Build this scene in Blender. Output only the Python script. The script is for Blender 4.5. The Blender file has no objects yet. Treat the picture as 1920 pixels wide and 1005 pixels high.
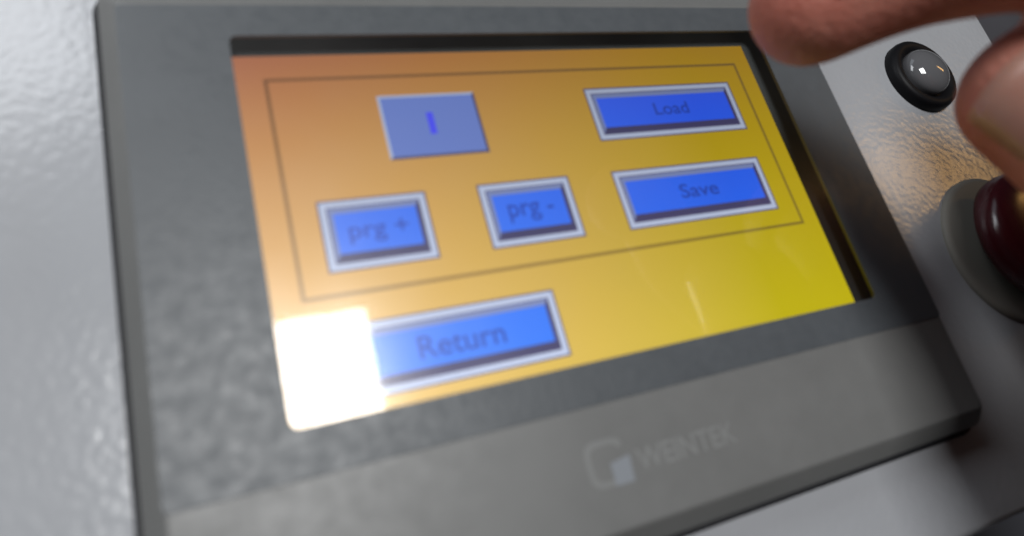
import bpy, bmesh, math
from mathutils import Vector, Matrix

# ------------------------------------------------------------------ units
# panel coordinates: millimetres, origin at the middle of the display window,
# x to the right, y up the panel, z out of the panel (0 = front film)
MM = 0.001
def V(x, y, z=0.0): return Vector((x, y, z)) * MM

scn = bpy.context.scene
COL = scn.collection

# ------------------------------------------------------------------ camera
cam_d = bpy.data.cameras.new('camera'); cam = bpy.data.objects.new('camera', cam_d); COL.objects.link(cam)
CAM = Vector((-48.58, -39.76, 81.17))
fwd = Vector((0.36288396, 0.29065453, -0.88534467)); rgt = Vector((0.92045964, -0.25980721, 0.29198335)); dwn = Vector((-0.14515264, -0.9208801, -0.36181563))
m = Matrix((rgt, -dwn, -fwd)).transposed().to_4x4(); m.translation = CAM * MM
cam.matrix_world = m
cam_d.sensor_width = 36; cam_d.lens = 22.09; cam_d.clip_start = 0.005; cam_d.clip_end = 50
cam_d.dof.use_dof = True; cam_d.dof.focus_distance = 0.158; cam_d.dof.aperture_fstop = 9.5
scn.camera = cam

# ------------------------------------------------------------------ world
wd = bpy.data.worlds.new('World'); scn.world = wd; wd.use_nodes = True
bg = wd.node_tree.nodes['Background']; bg.inputs['Color'].default_value = (0.86, 0.92, 1.0, 1); bg.inputs['Strength'].default_value = 0.02

# ------------------------------------------------------------------ lamps
def area(name, loc, target, sx, sy, radiance, col, xdir=Vector((1, 0, 0))):
    l = bpy.data.lights.new(name, 'AREA'); l.shape = 'RECTANGLE'; l.size = sx; l.size_y = sy
    l.energy = radiance * math.pi * sx * sy; l.color = col
    o = bpy.data.objects.new(name, l); COL.objects.link(o)
    z = (loc - target).normalized(); x = (xdir - z * xdir.dot(z)).normalized(); y = z.cross(x)
    mm = Matrix((x, y, z)).transposed().to_4x4(); mm.translation = loc; o.matrix_world = mm
    return o
# ceiling light panel: the one mirrored in the lower left corner of the display
D = 1.2; MIR = Vector((CAM.x, CAM.y, -CAM.z)) * MM; S = D + CAM.z * MM
ax0, ax1, ay0, ay1 = -0.20, 0.141, 0.02, 0.30
cx, cy = MIR.x + S * (ax0 + ax1) / 2, MIR.y + S * (ay0 + ay1) / 2
area('ceiling_light', Vector((cx, cy, D)), Vector((cx, cy, 0)), S * (ax1 - ax0), S * (ay1 - ay0), 25, (0.98, 0.985, 0.985))
# broad soft daylight from beyond the top of the box
area('window_light', Vector((-0.9, 1.9, 1.1)), Vector((0, 0, 0)), 1.6, 0.7, 1.0, (0.80, 0.90, 1.0))
# small cool fill light, added out of view to brighten the box's upper left
area('corner_fill_lamp', Vector((-0.21, 0.21, 0.16)), Vector((-0.07, 0.03, 0)), 0.20, 0.10, 6, (0.93, 0.96, 1.0))
# warm lamp on the right
area('warm_lamp', Vector((1.42, 0.35, 0.80)), Vector((0.09, 0, 0)), 0.36, 0.08, 7, (1.0, 0.55, 0.17), Vector((0, 0.57, 0.82)))

# ------------------------------------------------------------------ exposure
scn.view_settings.view_transform = 'Standard'; scn.view_settings.look = 'None'
scn.view_settings.exposure = 0.2; scn.view_settings.gamma = 1; scn.view_settings.use_curve_mapping = False
scn.render.engine = 'CYCLES'

# ------------------------------------------------------------------ materials
def mat(name):
    mt = bpy.data.materials.new(name); mt.use_nodes = True; nt = mt.node_tree; nt.nodes.clear()
    out = nt.nodes.new('ShaderNodeOutputMaterial'); return mt, nt, out
def node(nt, typ, **kw):
    n = nt.nodes.new(typ)
    for k, v in kw.items():
        if k.startswith('_'): setattr(n, k[1:], v)
        else: n.inputs[k.replace('_', ' ')].default_value = v
    return n
def ramp(nt, fac, a, b, ca, cb):
    r = nt.nodes.new('ShaderNodeValToRGB'); r.color_ramp.elements[0].position = a; r.color_ramp.elements[1].position = b
    r.color_ramp.elements[0].color = (*ca, 1); r.color_ramp.elements[1].color = (*cb, 1); nt.links.new(fac, r.inputs[0]); return r.outputs[0]
def plastic(name, col, rough=0.45, spec=0.5, nscale=0, nstr=0.0, ndist=1e-4, var=0.08, vscale=40, rvar=0.0, coat=0.0, coat_r=0.1, detail=2.0):
    mt, nt, out = mat(name); b = node(nt, 'ShaderNodeBsdfPrincipled', Roughness=rough)
    b.inputs['Specular IOR Level'].default_value = spec; b.inputs['Coat Weight'].default_value = coat; b.inputs['Coat Roughness'].default_value = coat_r
    tc = nt.nodes.new('ShaderNodeTexCoord')
    n1 = node(nt, 'ShaderNodeTexNoise', Scale=vscale, Detail=4.0); nt.links.new(tc.outputs['Object'], n1.inputs['Vector'])
    c = Vector(col); nt.links.new(ramp(nt, n1.outputs[0], 0.3, 0.7, c * (1 - var), c * (1 + var)), b.inputs['Base Color'])
    if rvar:
        n3 = node(nt, 'ShaderNodeTexNoise', Scale=vscale * 5, Detail=3.0); nt.links.new(tc.outputs['Object'], n3.inputs['Vector'])
        mr = node(nt, 'ShaderNodeMapRange'); mr.inputs[1].default_value = 0.3; mr.inputs[2].default_value = 0.7
        mr.inputs[3].default_value = rough - rvar; mr.inputs[4].default_value = rough + rvar
        nt.links.new(n3.outputs[0], mr.inputs[0]); nt.links.new(mr.outputs[0], b.inputs['Roughness'])
    if nscale:
        n2 = node(nt, 'ShaderNodeTexNoise', Scale=nscale, Detail=detail); nt.links.new(tc.outputs['Object'], n2.inputs['Vector'])
        bp = node(nt, 'ShaderNodeBump', Strength=nstr, Distance=ndist); nt.links.new(n2.outputs[0], bp.inputs['Height'])
        nt.links.new(bp.outputs[0], b.inputs['Normal'])
    nt.links.new(b.outputs[0], out.inputs[0]); return mt

M_PAINT = plastic('textured_grey_paint', (0.305, 0.313, 0.330), 0.21, 0.5, 900, 0.17, 4e-4, 0.08, 22, detail=0.4)
M_BODY = plastic('grey_bezel_plastic', (0.124, 0.125, 0.122), 0.45, 0.5, 2600, 0.25, 5e-5, 0.06, 60, 0.05)
M_FILM = plastic('dark_grey_film', (0.060, 0.067, 0.074), 0.46, 0.5, 1000, 0.24, 1.2e-4, 0.06, 90, 0.06)
M_BLACK = plastic('black_plastic', (0.004, 0.004, 0.005), 0.5, 0.15, 900, 0.1, 3e-5)
M_WELL = plastic('dark_display_border', (0.045, 0.05, 0.05), 0.7, 0.2)
M_SHADE_LINE = plastic('black_gasket_shade', (0.01, 0.01, 0.012), 0.7, 0.3)
M_PRINT = plastic('pale_print', (0.162, 0.165, 0.162), 0.45, 0.5, 2600, 0.2, 5e-5)
M_PRINT2 = plastic('pale_blue_print', (0.185, 0.20, 0.22), 0.45, 0.5, 2600, 0.2, 5e-5)
M_RED = plastic('red_button_plastic', (0.05, 0.0045, 0.008), 0.22, 0.5, 700, 0.05, 3e-5, 0.12, 120)
M_COLLAR = plastic('grey_collar_plastic', (0.19, 0.182, 0.16), 0.5, 0.2, 900, 0.1, 3e-5)
M_LENS = plastic('smoked_lens', (0.09, 0.09, 0.095), 0.06, 0.5, 300, 0.02, 3e-5, coat=0.6, coat_r=0.03)
M_BENCH = plastic('dark_bench_rubber', (0.05, 0.052, 0.062), 0.6, 0.3, 700, 0.3, 2e-4, 0.2, 12)
M_SLEEVE = plastic('navy_cloth', (0.012, 0.014, 0.03), 0.9, 0.2, 1500, 0.6, 3e-4, 0.25, 60)

def skin_mat(name, col, nail=False):
    mt, nt, out = mat(name); b = node(nt, 'ShaderNodeBsdfPrincipled', Roughness=0.3 if nail else 0.55)
    b.inputs['Specular IOR Level'].default_value = 0.4 if nail else 0.25
    b.inputs['Subsurface Weight'].default_value = 0.25; b.inputs['Subsurface Radius'].default_value = (1.0, 0.35, 0.2); b.inputs['Subsurface Scale'].default_value = 0.002
    tc = nt.nodes.new('ShaderNodeTexCoord'); c = Vector(col)
    n1 = node(nt, 'ShaderNodeTexNoise', Scale=95.0, Detail=5.0); nt.links.new(tc.outputs['Object'], n1.inputs['Vector'])
    nt.links.new(ramp(nt, n1.outputs[0], 0.3, 0.72, Vector((c.x * 0.84, c.y * 0.62, c.z * 0.60)), Vector((c.x * 1.1, c.y * 1.16, c.z * 1.16))), b.inputs['Base Color'])
    if not nail:
        n2 = node(nt, 'ShaderNodeTexNoise', Scale=900.0, Detail=3.0); nt.links.new(tc.outputs['Object'], n2.inputs['Vector'])
        w = node(nt, 'ShaderNodeTexVoronoi', Scale=1100.0); nt.links.new(tc.outputs['Object'], w.inputs['Vector'])
        ad = nt.nodes.new('ShaderNodeMath'); nt.links.new(n2.outputs[0], ad.inputs[0]); nt.links.new(w.outputs[0], ad.inputs[1])
        bp = node(nt, 'ShaderNodeBump', Strength=0.8, Distance=1.6e-4); nt.links.new(ad.outputs[0], bp.inputs['Height']); nt.links.new(bp.outputs[0], b.inputs['Normal'])
    nt.links.new(b.outputs[0], out.inputs[0]); return mt
M_SKIN = skin_mat('skin', (0.42, 0.168, 0.125)); M_NAIL = skin_mat('fingernail', (0.40, 0.23, 0.18), True)

# clear touch window: a thin sheet that mirrors a little, sharply, and hazes a little
def window_mat():
    mt, nt, out = mat('clear_touch_window')
    tr = nt.nodes.new('ShaderNodeBsdfTransparent'); tr.inputs[0].default_value = (0.95, 0.95, 0.95, 1)
    g1 = node(nt, 'ShaderNodeBsdfGlossy', Roughness=0.045); g2 = node(nt, 'ShaderNodeBsdfGlossy', Roughness=0.17); g3 = node(nt, 'ShaderNodeBsdfGlossy', Roughness=0.36)
    tc = nt.nodes.new('ShaderNodeTexCoord')
    sm = node(nt, 'ShaderNodeTexNoise', Scale=60.0, Detail=5.0); nt.links.new(tc.outputs['Object'], sm.inputs['Vector'])
    sf = ramp(nt, sm.outputs[0], 0.35, 0.75, (0.045, 0.045, 0.045), (0.085, 0.085, 0.085))     # finger smears
    fr = node(nt, 'ShaderNodeFresnel', IOR=1.5)
    hz = nt.nodes.new('ShaderNodeMixShader'); hz.inputs[0].default_value = 0.55; nt.links.new(g2.outputs[0], hz.inputs[1]); nt.links.new(g3.outputs[0], hz.inputs[2])
    m1 = nt.nodes.new('ShaderNodeMixShader'); nt.links.new(sf, m1.inputs[0]); nt.links.new(tr.outputs[0], m1.inputs[1]); nt.links.new(hz.outputs[0], m1.inputs[2])
    m2 = nt.nodes.new('ShaderNodeMixShader'); nt.links.new(fr.outputs[0], m2.inputs[0]); nt.links.new(m1.outputs[0], m2.inputs[1]); nt.links.new(g1.outputs[0], m2.inputs[2])
    nt.links.new(m2.outputs[0], out.inputs[0]); return mt
M_WINDOW = window_mat()

# liquid crystal picture: glows; viewing-angle falloff painted in by position, brightest lower left
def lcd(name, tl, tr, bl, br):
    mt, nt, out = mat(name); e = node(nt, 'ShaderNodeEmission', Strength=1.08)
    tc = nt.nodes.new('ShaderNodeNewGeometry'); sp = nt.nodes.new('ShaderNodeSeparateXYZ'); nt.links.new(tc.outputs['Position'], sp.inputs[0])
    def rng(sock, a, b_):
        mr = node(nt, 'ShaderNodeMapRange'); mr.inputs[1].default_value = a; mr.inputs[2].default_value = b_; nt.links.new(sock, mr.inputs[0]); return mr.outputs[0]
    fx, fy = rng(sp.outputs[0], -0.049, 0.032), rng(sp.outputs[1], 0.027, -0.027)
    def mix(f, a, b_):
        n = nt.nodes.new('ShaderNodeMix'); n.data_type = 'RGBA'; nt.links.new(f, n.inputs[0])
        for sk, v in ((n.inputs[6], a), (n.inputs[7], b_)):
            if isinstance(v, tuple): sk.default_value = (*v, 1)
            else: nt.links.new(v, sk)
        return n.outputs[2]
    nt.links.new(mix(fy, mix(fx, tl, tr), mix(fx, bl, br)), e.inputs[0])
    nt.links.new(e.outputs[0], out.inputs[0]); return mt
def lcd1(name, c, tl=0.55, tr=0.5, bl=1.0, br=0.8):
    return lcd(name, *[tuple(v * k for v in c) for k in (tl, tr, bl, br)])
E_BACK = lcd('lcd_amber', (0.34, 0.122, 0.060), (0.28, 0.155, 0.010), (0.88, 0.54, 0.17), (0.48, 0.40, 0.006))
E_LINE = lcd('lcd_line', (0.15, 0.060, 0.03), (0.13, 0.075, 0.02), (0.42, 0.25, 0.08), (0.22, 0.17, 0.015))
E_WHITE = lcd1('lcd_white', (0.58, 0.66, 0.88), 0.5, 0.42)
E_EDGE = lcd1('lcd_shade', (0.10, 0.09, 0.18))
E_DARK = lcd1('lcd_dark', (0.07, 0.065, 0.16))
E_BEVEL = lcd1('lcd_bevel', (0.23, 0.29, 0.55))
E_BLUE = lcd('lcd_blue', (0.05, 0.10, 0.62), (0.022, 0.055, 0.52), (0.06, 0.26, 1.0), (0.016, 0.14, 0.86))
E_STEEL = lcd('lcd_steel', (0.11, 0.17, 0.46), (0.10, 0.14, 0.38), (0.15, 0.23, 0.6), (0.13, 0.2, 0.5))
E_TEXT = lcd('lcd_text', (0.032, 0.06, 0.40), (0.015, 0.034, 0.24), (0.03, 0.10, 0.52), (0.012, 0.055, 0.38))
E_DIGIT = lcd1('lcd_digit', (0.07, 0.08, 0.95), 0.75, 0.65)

# ------------------------------------------------------------------ mesh helpers
def new(name, verts, faces, mats, parent=None, idx=None, smooth=False):
    me = bpy.data.meshes.new(name); me.from_pydata([tuple(v) for v in verts], [], faces); me.update()
    for mt in (mats if isinstance(mats, (list, tuple)) else [mats]): me.materials.append(mt)
    if idx:
        for p, i in zip(me.polygons, idx): p.material_index = i
    if smooth:
        for p in me.polygons: p.use_smooth = True
    o = bpy.data.objects.new(name, me); COL.objects.link(o)
    if parent: o.parent = parent; o.matrix_parent_inverse = parent.matrix_world.inverted()
    return o
def empty(name, loc, label, cat, group=None):
    o = bpy.data.objects.new(name, None); COL.objects.link(o); o.location = loc; o.empty_display_size = 0.01
    o.matrix_world = Matrix.Translation(loc); o['label'] = label; o['category'] = cat
    if group: o['group'] = group
    return o
def rrect(x0, x1, y0, y1, r, z, n=10):
    pts = []
    for (px, py, a) in ((x1 - r, y1 - r, 0), (x0 + r, y1 - r, 90), (x0 + r, y0 + r, 180), (x1 - r, y0 + r, 270)):
        for k in range(n + 1):
            t = math.radians(a + 90 * k / n); pts.append(V(px + r * math.cos(t), py + r * math.sin(t), z))
    return pts
def loft(loops, cap0=False, cap1=False, close=False):
    n = len(loops[0]); vs = [p for l in loops for p in l]; fs = []
    L = len(loops)
    for i in range(L if close else L - 1):
        a, b = i * n, ((i + 1) % L) * n
        for k in range(n):
            k2 = (k + 1) % n; fs.append((a + k, a + k2, b + k2, b + k))
    if cap0: fs.append(tuple(reversed(range(n))))
    if cap1: fs.append(tuple((L - 1) * n + k for k in range(n)))
    return vs, fs
def lathe(prof, c, n=64):
    loops = [[V(c[0] + r * math.cos(2 * math.pi * k / n), c[1] + r * math.sin(2 * math.pi * k / n), z) for k in range(n)] for r, z in prof]
    return loft(loops, cap0=False, cap1=True)
def autosmooth(o, ang=35):
    me = o.data
    for p in me.polygons: p.use_smooth = True
    bm = bmesh.new(); bm.from_mesh(me); lim = math.radians(ang)
    for e in bm.edges:
        if len(e.link_faces) == 2 and e.calc_face_angle(0) > lim: e.smooth = False
    bm.to_mesh(me); bm.free()
def text_mesh(name, body, cx, cy, z, height, mt, parent, width=None, bold=0.0):
    cu = bpy.data.curves.new(name, 'FONT'); cu.body = body; cu.align_x = 'CENTER'; cu.align_y = 'CENTER'; cu.size = 1; cu.offset = bold; cu.extrude = 0.0
    t = bpy.data.objects.new(name + '_c', cu); COL.objects.link(t)
    dg = bpy.context.evaluated_depsgraph_get(); dg.update(); me = bpy.data.meshes.new_from_object(t.evaluated_get(dg))
    bpy.data.objects.remove(t); bpy.data.curves.remove(cu)
    xs = [v.co.x for v in me.vertices]; ys = [v.co.y for v in me.vertices]
    sy = height / (max(ys) - min(ys)); sx = width / (max(xs) - min(xs)) if width else sy
    mx, my = (max(xs) + min(xs)) / 2, (max(ys) + min(ys)) / 2
    for v in me.vertices: v.co = V(cx + (v.co.x - mx) * sx, cy + (v.co.y - my) * sy, z)
    me.name = name; me.materials.clear(); me.materials.append(mt)
    o = bpy.data.objects.new(name, me); COL.objects.link(o); o.parent = parent; o.matrix_parent_inverse = parent.matrix_world.inverted()
    return o

# ------------------------------------------------------------------ setting
ZB = -6.0                 # face of the steel box
b = new('workbench', [Vector((-1.5, -1.5, -0.086)), Vector((1.5, -1.5, -0.086)), Vector((1.5, 1.5, -0.086)), Vector((-1.5, 1.5, -0.086))], [(0, 1, 2, 3)], M_BENCH)
b['kind'] = 'structure'
X0, X1, Y0, Y1 = -135.5, 135.5, -71.0, 92.0
lo = [rrect(X0, X1, Y0, Y1, 3, -86)]
for k in range(7):
    a = math.radians(15 * k); d = 1.6 * (1 - math.sin(a) * 0 - math.cos(a)); lo.append(rrect(X0 + d, X1 - d, Y0 + d, Y1 - d, 3, ZB - 1.6 + 1.6 * math.sin(a)))
vs, fs = loft(lo, cap0=True, cap1=True)
box = new('control_box', vs, fs, M_PAINT); autosmooth(box, 10)
box['label'] = 'light grey textured steel control box that the touch panel is set into'; box['category'] = 'control box'

# ------------------------------------------------------------------ touch panel
tp = empty('touch_panel', V(0, 0, ZB), 'grey touch panel with lit yellow screen and blue buttons, set in the box', 'touch panel')
OX0, OX1, OY0, OY1 = -65.3, 65.6, -54.4, 41.0
WX, WXR, WY = 48.5, 50.0, 29.0
lo = []
lo.append(rrect(OX0 + 1, OX1 - 1, OY0 + 1, OY1 - 1, 3.5, -5.3))
lo.append(rrect(OX0, OX1, OY0, OY1, 3.4, -5.0)); lo.append(rrect(OX0, OX1, OY0, OY1, 3.4, -3.2))
for d, z in ((0.12, -2.75), (0.35, -2.5), (2.65, -0.36), (2.85, -0.20), (3.1, -0.12)):
    lo.append(rrect(OX0 + d, OX1 - d, OY0 + d, OY1 - d * 1.95, max(3.4 - d, 0.9), z))
lo.append(rrect(-WX - .3, WXR + .3, -WY - .3, WY + .3, 1.3, -0.12))
lo.append(rrect(-WX - .3, WXR + .3, -WY - .3, WY + .3, 1.3, -0.9))
vs, fs = loft(lo); bez = new('bezel', vs, fs, M_BODY, tp); autosmooth(bez, 11)
vs, fs = loft([rrect(OX0 - 1.2, OX1 + 1.2, OY0 - 1.2, OY1 + 1.2, 4.5, ZB), rrect(OX0 - 1.2, OX1 + 1.2, OY0 - 1.2, OY1 + 1.2, 4.5, -5.5), rrect(OX0 - .9, OX1 + .9, OY0 - .9, OY1 + .9, 4.3, -5.2), rrect(OX0 + 1.5, OX1 - 1.5, OY0 + 1.5, OY1 - 1.5, 3, -5.2)]); new('gasket_shade_line', vs, fs, M_SHADE_LINE, tp)  # flange pushed out past the bezel as a dark line standing for contact shade
# dark overlay film round the window
FX0, FX1, FY0, FY1 = -62.7, 62.9, -34.9, 34.7
lo = [rrect(FX0, FX1, FY0, FY1, 0.8, -0.13), rrect(FX0, FX1, FY0, FY1, 0.8, -0.02), rrect(FX0 + .04, FX1 - .04, FY0 + .04, FY1 - .04, 0.8, 0.0),
      rrect(-WX, WXR, -WY, WY, 1.2, 0.0), rrect(-WX, WXR, -WY, WY, 1.2, -0.15)]
vs, fs = loft(lo); film = new('overlay_film', vs, fs, M_FILM, tp); autosmooth(film, 11)
film['label'] = 'dark grey overlay film around the display window'
# black well under the window
vs, fs = loft([rrect(-WX - .25, WXR + .25, -WY - .25, WY + .25, 1.2, -0.9), rrect(-WX - 6, WXR + 6, -WY - 6, WY + 6, 1.2, -0.95), rrect(-WX - 6, WXR + 6, -WY - 6, WY + 6, 1.2, -3.6)], cap1=True)
new('display_well', vs, fs, M_WELL, tp)
pane = new('window_pane', rrect(-WX - .01, WXR + .01, -WY - .01, WY + .01, 1.2, -0.04), [tuple(range(44))], M_WINDOW, tp)

# ---- display picture
ZL = -3.0
LX0, LX1, LY0, LY1 = -49.2, 48.2, -29.3, 27.6
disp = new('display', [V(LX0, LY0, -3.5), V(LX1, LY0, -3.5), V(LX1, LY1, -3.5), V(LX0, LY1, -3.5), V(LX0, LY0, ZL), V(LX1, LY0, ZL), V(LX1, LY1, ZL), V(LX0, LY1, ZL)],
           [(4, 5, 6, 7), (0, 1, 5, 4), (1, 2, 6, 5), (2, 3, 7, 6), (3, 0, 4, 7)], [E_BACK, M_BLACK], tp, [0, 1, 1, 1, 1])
disp['label'] = 'lit display with yellow background and blue program buttons'
KS = (CAM.z - ZL) / (CAM.z + 4.0)          # picture layout was measured for a plane 4 mm deep
def q(x, y): return (CAM.x + (x - CAM.x) * KS, CAM.y + (y - CAM.y) * KS)
def frame_rings(rects, z, dz, mats):
    """nested rectangles: rings between successive rects, last one filled"""
    vs, fs, ix = [], [], []
    for r, i in zip(rects, range(99)):
        x0, x1, y0, y1 = r; vs += [V(x0, y0, z), V(x1, y0, z), V(x1, y1, z), V(x0, y1, z)]
    for i in range(len(rects) - 1):
        a, c = 4 * i, 4 * i + 4
        for k in range(4):
            k2 = (k + 1) % 4; fs.append((a + k, a + k2, c + k2, c + k)); ix.append(mats[i] if not isinstance(mats[i], tuple) else mats[i][k])
    return vs, fs, ix
def screen_button(x0, x1, y0, y1, caption, th, tw, dx=0, dy=0):
    x0, y0 = q(x0, y0); x1, y1 = q(x1, y1)
    ins = lambda d: (x0 + d, x1 - d, y0 + d, y1 - d)
    rects = [ins(0), ins(.28), ins(1.15), ins(1.35), (x0 + 2.0, x1 - 1.9, y0 + 2.6, y1 - 2.2)]
    # order of ring sides: bottom, right, top, left
    vs, fs, ix = frame_rings(rects, ZL + .03, 0, [0, 1, 0, (2, 2, 3, 3)])
    n = len(vs) - 4; fs.append((n, n + 1, n + 2, n + 3)); ix.append(4)
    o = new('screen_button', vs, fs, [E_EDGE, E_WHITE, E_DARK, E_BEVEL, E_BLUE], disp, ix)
    o['label'] = 'blue screen button reading ' + caption
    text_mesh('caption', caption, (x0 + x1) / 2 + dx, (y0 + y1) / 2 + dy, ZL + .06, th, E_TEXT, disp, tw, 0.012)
    return o
screen_button(-40.4, -24.2, -8.5, 2.7, 'prg +', 3.2, 8.7, 0.1, -0.1)
screen_button(-15.8, 0.5, -8.4, 2.8, 'prg -', 3.2, 7.9, 0.0, -0.1)
screen_button(9.1, 42.0, 8.8, 19.8, 'Load', 2.6, 7.6, 0.8, 0.3)
screen_button(8.9, 41.3, -8.5, 2.7, 'Save', 2.7, 8.2, 0.4, 0.3)
screen_button(-40.4, -8.2, -26.8, -16.2, 'Return', 3.3, 12.8, 0.3, 0.2)
x0, y0 = q(-28.2, 8.5); x1, y1 = q(-11.8, 20.2)
vs, fs, ix = frame_rings([(x0, x1, y0, y1), (x0 + .45, x1 - .45, y0 + .45, y1 - .45)], ZL + .03, 0, [(0, 0, 1, 1)]); fs.append((4, 5, 6, 7)); ix.append(2)
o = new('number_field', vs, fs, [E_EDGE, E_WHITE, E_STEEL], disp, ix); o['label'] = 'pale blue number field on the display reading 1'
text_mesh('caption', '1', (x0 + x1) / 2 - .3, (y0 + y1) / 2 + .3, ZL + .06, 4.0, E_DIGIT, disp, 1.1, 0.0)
x0, y0 = q(-44.6, -12.1); x1, y1 = q(45.8, 24.2)
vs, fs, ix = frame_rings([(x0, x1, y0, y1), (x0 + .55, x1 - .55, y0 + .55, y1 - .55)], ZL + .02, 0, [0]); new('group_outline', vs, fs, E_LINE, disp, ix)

# ---- maker's mark on the lower strip
text_mesh('logo_lettering', 'WEINTEK', 3.4, -43.5, -0.10, 3.0, M_PRINT, tp, 17.0, 0.015)
def arc(cx, cy, r0, r1, a0, a1, n=18):
    vs, fs = [], []
    for k in range(n + 1):
        a = math.radians(a0 + (a1 - a0) * k / n)
        # squarish ring: superellipse
        c_, s_ = math.cos(a), math.sin(a); p = 2 / 4.0
        ex, ey = math.copysign(abs(c_) ** p, c_), math.copysign(abs(s_) ** p, s_)
        vs += [V(cx + r1 * ex, cy + r1 * ey, -0.10), V(cx + r0 * ex, cy + r0 * ey, -0.10)]
    for k in range(n): fs.append((2 * k, 2 * k + 2, 2 * k + 3, 2 * k + 1))
    return vs, fs
vs, fs = arc(-9.6, -42.7, 2.3, 3.1, 25, 285); new('logo_ring', vs, fs, M_PRINT, tp)
new('logo_block', [V(-9.2, -45.9, -.09), V(-6.3, -45.9, -.09), V(-6.0, -42.4, -.09), V(-9.2, -42.9, -.09)], [(0, 1, 2, 3)], M_PRINT2, tp)

# ------------------------------------------------------------------ pilot lamp
LC = (99.6, 19.6)
pl = empty('pilot_lamp', V(*LC, ZB), 'small black ringed pilot lamp with smoky domed lens on the box', 'pilot lamp')
vs, fs = lathe([(9.3, ZB), (9.3, ZB + 1.4), (9.0, ZB + 2.2), (8.5, ZB + 2.6), (7.6, ZB + 2.7), (6.6, ZB + 2.2), (6.0, ZB + 1.4)], LC); o = new('ring', vs, fs, M_BLACK, pl); autosmooth(o, 50)
prof = [(5.9, ZB + 1.4), (5.9, ZB + 2.4)] + [(5.9 * math.cos(math.radians(a)), ZB + 2.4 + 3.2 * math.sin(math.radians(a))) for a in range(8, 88, 8)]
vs, fs = lathe(prof, LC); o = new('lens', vs, fs, M_LENS, pl); autosmooth(o, 50)

# ------------------------------------------------------------------ mushroom push button
BC = (98.3, -24.2)
pb = empty('push_button', V(*BC, ZB), 'dark red mushroom push button on a grey collar under the hand', 'push button')
vs, fs = lathe([(16.8, ZB), (16.8, ZB + .5), (16.3, ZB + 1.0), (15.5, ZB + 1.2), (13.6, ZB + 1.1), (9, ZB + 1.3)], BC); o = new('collar', vs, fs, M_COLLAR, pb); autosmooth(o, 50)
vs, fs = lathe([(8.5, ZB + 1.3), (8.5, ZB + 4.2)], BC); o = new('stem', vs, fs, M_BLACK, pb); autosmooth(o, 50)
prof = [(9, ZB + 4.0), (13.0, ZB + 4.2), (14.0, ZB + 5.0), (14.3, ZB + 6.4), (14.1, ZB + 8.2), (13.4, ZB + 9.5), (12.0, ZB + 10.2), (9, ZB + 10.7), (5, ZB + 11.0), (.5, ZB + 11.1)]
vs, fs = lathe(prof, BC); o = new('cap', vs, fs, M_RED, pb); autosmooth(o, 60)

# ------------------------------------------------------------------ hand
def catmull(P, R, n=8):
    pts, rad = [], []
    for i in range(len(P) - 1):
        p0, p1, p2, p3 = P[max(i - 1, 0)], P[i], P[i + 1], P[min(i + 2, len(P) - 1)]
        for k in range(n):
            t = k / n
            pts.append(0.5 * ((2 * p1) + (p2 - p0) * t + (2 * p0 - 5 * p1 + 4 * p2 - p3) * t * t + (3 * p1 - p0 - 3 * p2 + p3) * t ** 3))
            s = t * t * (3 - 2 * t); rad.append(tuple(R[i][j] * (1 - s) + R[i + 1][j] * s for j in (0, 1)))
    pts.append(P[-1]); rad.append(R[-1]); return pts, rad
def tube(P, R, up, seg=20):
    """closed tube with rounded ends through points P (mm); R = (half width, half thickness); up = back-of-finger direction"""
    pts, rad = catmull(P, R)
    loops = []
    def ring(c, t, rw, rt):
        u = (up - t * up.dot(t)).normalized(); w = t.cross(u)
        return [(c + w * rw * math.cos(2 * math.pi * k / seg) + u * rt * math.sin(2 * math.pi * k / seg)) * MM for k in range(seg)]
    n = len(pts); T = [(pts[min(i + 1, n - 1)] - pts[max(i - 1, 0)]).normalized() for i in range(n)]
    for s in (80, 60, 40, 20):
        a = math.radians(s); loops.append(ring(pts[0] - T[0] * rad[0][1] * math.sin(a), T[0], rad[0][0] * math.cos(a), rad[0][1] * math.cos(a)))
    for i in range(n): loops.append(ring(pts[i], T[i], *rad[i]))
    for s in (20, 40, 60, 80):
        a = math.radians(s); loops.append(ring(pts[-1] + T[-1] * rad[-1][1] * math.sin(a), T[-1], rad[-1][0] * math.cos(a), rad[-1][1] * math.cos(a)))
    return loft(loops, True, True)
W3 = lambda *a: Vector(a)
IDX = [W3(82, -30, 63), W3(56, -5, 56), W3(40, 7.4, 40), W3(26.4, 8.4, 29.2)]
THB = [W3(70, -96, 60), W3(57, -57, 49), W3(55.5, -31, 41), W3(51, -11.5, 35.5)]
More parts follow.
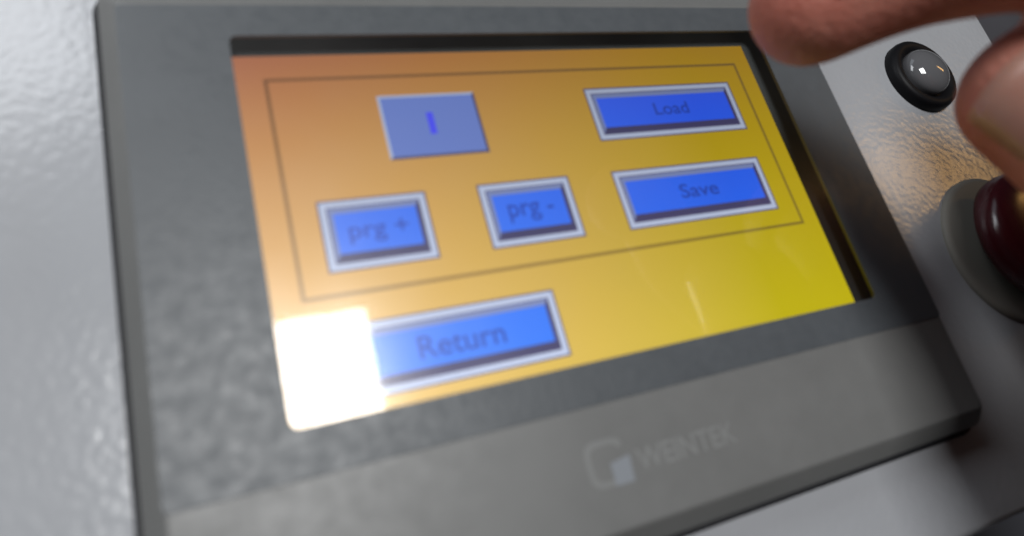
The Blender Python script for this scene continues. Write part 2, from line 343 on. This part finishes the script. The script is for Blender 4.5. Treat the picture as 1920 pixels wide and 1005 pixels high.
parts = [
    (IDX, [(10, 10.5), (9.3, 9.2), (8.9, 8.8), (8.6, 8.2)], W3(-0.3, 0.35, 0.9)),
    (THB, [(16, 15), (13.5, 13), (11.2, 10.5), (10.0, 9.0)], W3(-0.85, -0.15, 0.5)),
    ([W3(100, -24, 66), W3(88, 6, 48.5), W3(86, -12, 35), W3(89, -28, 41)], [(11, 11), (10.2, 9.8), (9.4, 8.8), (8.2, 7.4)], W3(0.1, 0.8, 0.6)),
    ([W3(118, -28, 64), W3(107, 2, 46), W3(106, -17, 33), W3(108, -33, 40)], [(10.5, 10.5), (9.8, 9.4), (9.0, 8.4), (7.8, 7.2)], W3(0.2, 0.8, 0.6)),
    ([W3(133, -38, 58), W3(126, -12, 43), W3(125, -27, 34), W3(125, -40, 40)], [(9, 9.5), (8, 8), (7.4, 7.2), (6.6, 6.2)], W3(0.4, 0.8, 0.5)),
    # palm: overlapping metacarpal columns, wrist, forearm
    ([W3(82, -112, 64), W3(80, -70, 60), W3(82, -30, 62)], [(20, 15), (17, 15), (13, 12)], W3(0, 0.1, 1)),
    ([W3(97, -112, 67), W3(102, -68, 66), W3(104, -24, 65)], [(17, 14), (14, 14), (11.5, 11.5)], W3(0, 0.1, 1)),
    ([W3(104, -112, 66), W3(115, -70, 64), W3(121, -29, 63)], [(17, 14), (14, 14), (11, 11)], W3(0, 0.1, 1)),
    ([W3(108, -112, 65), W3(124, -76, 60), W3(134, -38, 58)], [(16, 14), (15, 14), (10, 10)], W3(0, 0.1, 1)),
    ([W3(90, -100, 64), W3(92, -130, 67), W3(98, -175, 76), W3(104, -240, 90)], [(30, 17), (29, 20), (30, 24), (36, 31)], W3(0, 0.1, 1)),
]
vs, fs = [], []
for P, R, up in parts:
    a, c = tube(P, R, up); k = len(vs); vs += a; fs += [tuple(i + k for i in f) for f in c]
hand = new('hand', vs, fs, M_SKIN)
rm = hand.modifiers.new('r', 'REMESH'); rm.mode = 'VOXEL'; rm.voxel_size = 0.0011
sm = hand.modifiers.new('s', 'SMOOTH'); sm.factor = 0.5; sm.iterations = 6
dg = bpy.context.evaluated_depsgraph_get(); dg.update()
me = bpy.data.meshes.new_from_object(hand.evaluated_get(dg)); hand.modifiers.clear(); hand.data = me; me.name = 'hand'
for p in me.polygons: p.use_smooth = True
hand['label'] = 'bare right hand reaching over the panel with extended index finger and thumb'; hand['category'] = 'hand'
def nail(tip, prev, up, rw, rt, length, back):
    t = (tip - prev).normalized(); u = (up - t * up.dot(t)).normalized(); w = t.cross(u)
    nu, nv = 9, 8; vs, fs = [], []
    for layer in (0.75, -0.3):
        for j in range(nv):
            s = j / (nv - 1)
            for i in range(nu):
                a = math.radians(-52 + 104 * i / (nu - 1))
                rnd = (abs(i - (nu - 1) / 2) / ((nu - 1) / 2)) ** 2.2 * 1.3
                along = -back - length * (1 - s) - (rnd if s > .5 else -rnd * .8) * abs(2 * s - 1)
                k = rt + layer - (0.5 if along > -back - 1.5 else 0) * 0
                drop = 0.6 * max(0, along + back + 2) / 2
                vs.append((tip + t * along + w * (rw + layer) * 0.97 * math.sin(a) + u * ((k) * math.cos(a) - drop)) * MM)
    N = nu * nv
    for j in range(nv - 1):
        for i in range(nu - 1):
            a = j * nu + i; fs.append((a, a + 1, a + nu + 1, a + nu)); fs.append((N + a, N + a + nu, N + a + nu + 1, N + a + 1))
    ed = [i for i in range(nu)] + [j * nu + nu - 1 for j in range(1, nv)] + [(nv - 1) * nu + i for i in range(nu - 2, -1, -1)] + [j * nu for j in range(nv - 2, 0, -1)]
    for k in range(len(ed)):
        a, c = ed[k], ed[(k + 1) % len(ed)]; fs.append((a, N + a, N + c, c))
    o = new('fingernail', vs, fs, M_NAIL, hand, smooth=True); return o
for (P, R, up), L in zip(parts[:5], (11, 14, 11.5, 11, 9)):
    nail(P[3], P[2], up, R[3][0] - .4, R[3][1] - .4, L, 0.0 if L != 14 else -3.6)
# sleeve
P = [W3(95, -150, 71), W3(99, -185, 78), W3(108, -240, 90), W3(116, -330, 112)]
pts, rad = catmull(P, [(35, 27), (38, 31), (43, 37), (50, 44)])
loops = []; n = len(pts)
for i in range(n):
    t = (pts[min(i + 1, n - 1)] - pts[max(i - 1, 0)]).normalized(); u = (W3(0, .1, 1) - t * t.dot(W3(0, .1, 1))).normalized(); w = t.cross(u)
    wob = 1 + 0.03 * math.sin(i * 1.9) + 0.02 * math.sin(i * 4.1)
    loops.append([(pts[i] + w * rad[i][0] * wob * math.cos(2 * math.pi * k / 40) + u * rad[i][1] * wob * math.sin(2 * math.pi * k / 40)) * MM for k in range(40)])
inner = [[(Vector(p) - pts[0] * MM) * 0.93 + pts[0] * MM for p in loops[0]]]
vs, fs = loft(inner + loops, False, True); sl = new('sleeve', vs, fs, M_SLEEVE, hand); autosmooth(sl, 60)
sl['label'] = 'dark navy cloth sleeve on the forearm'
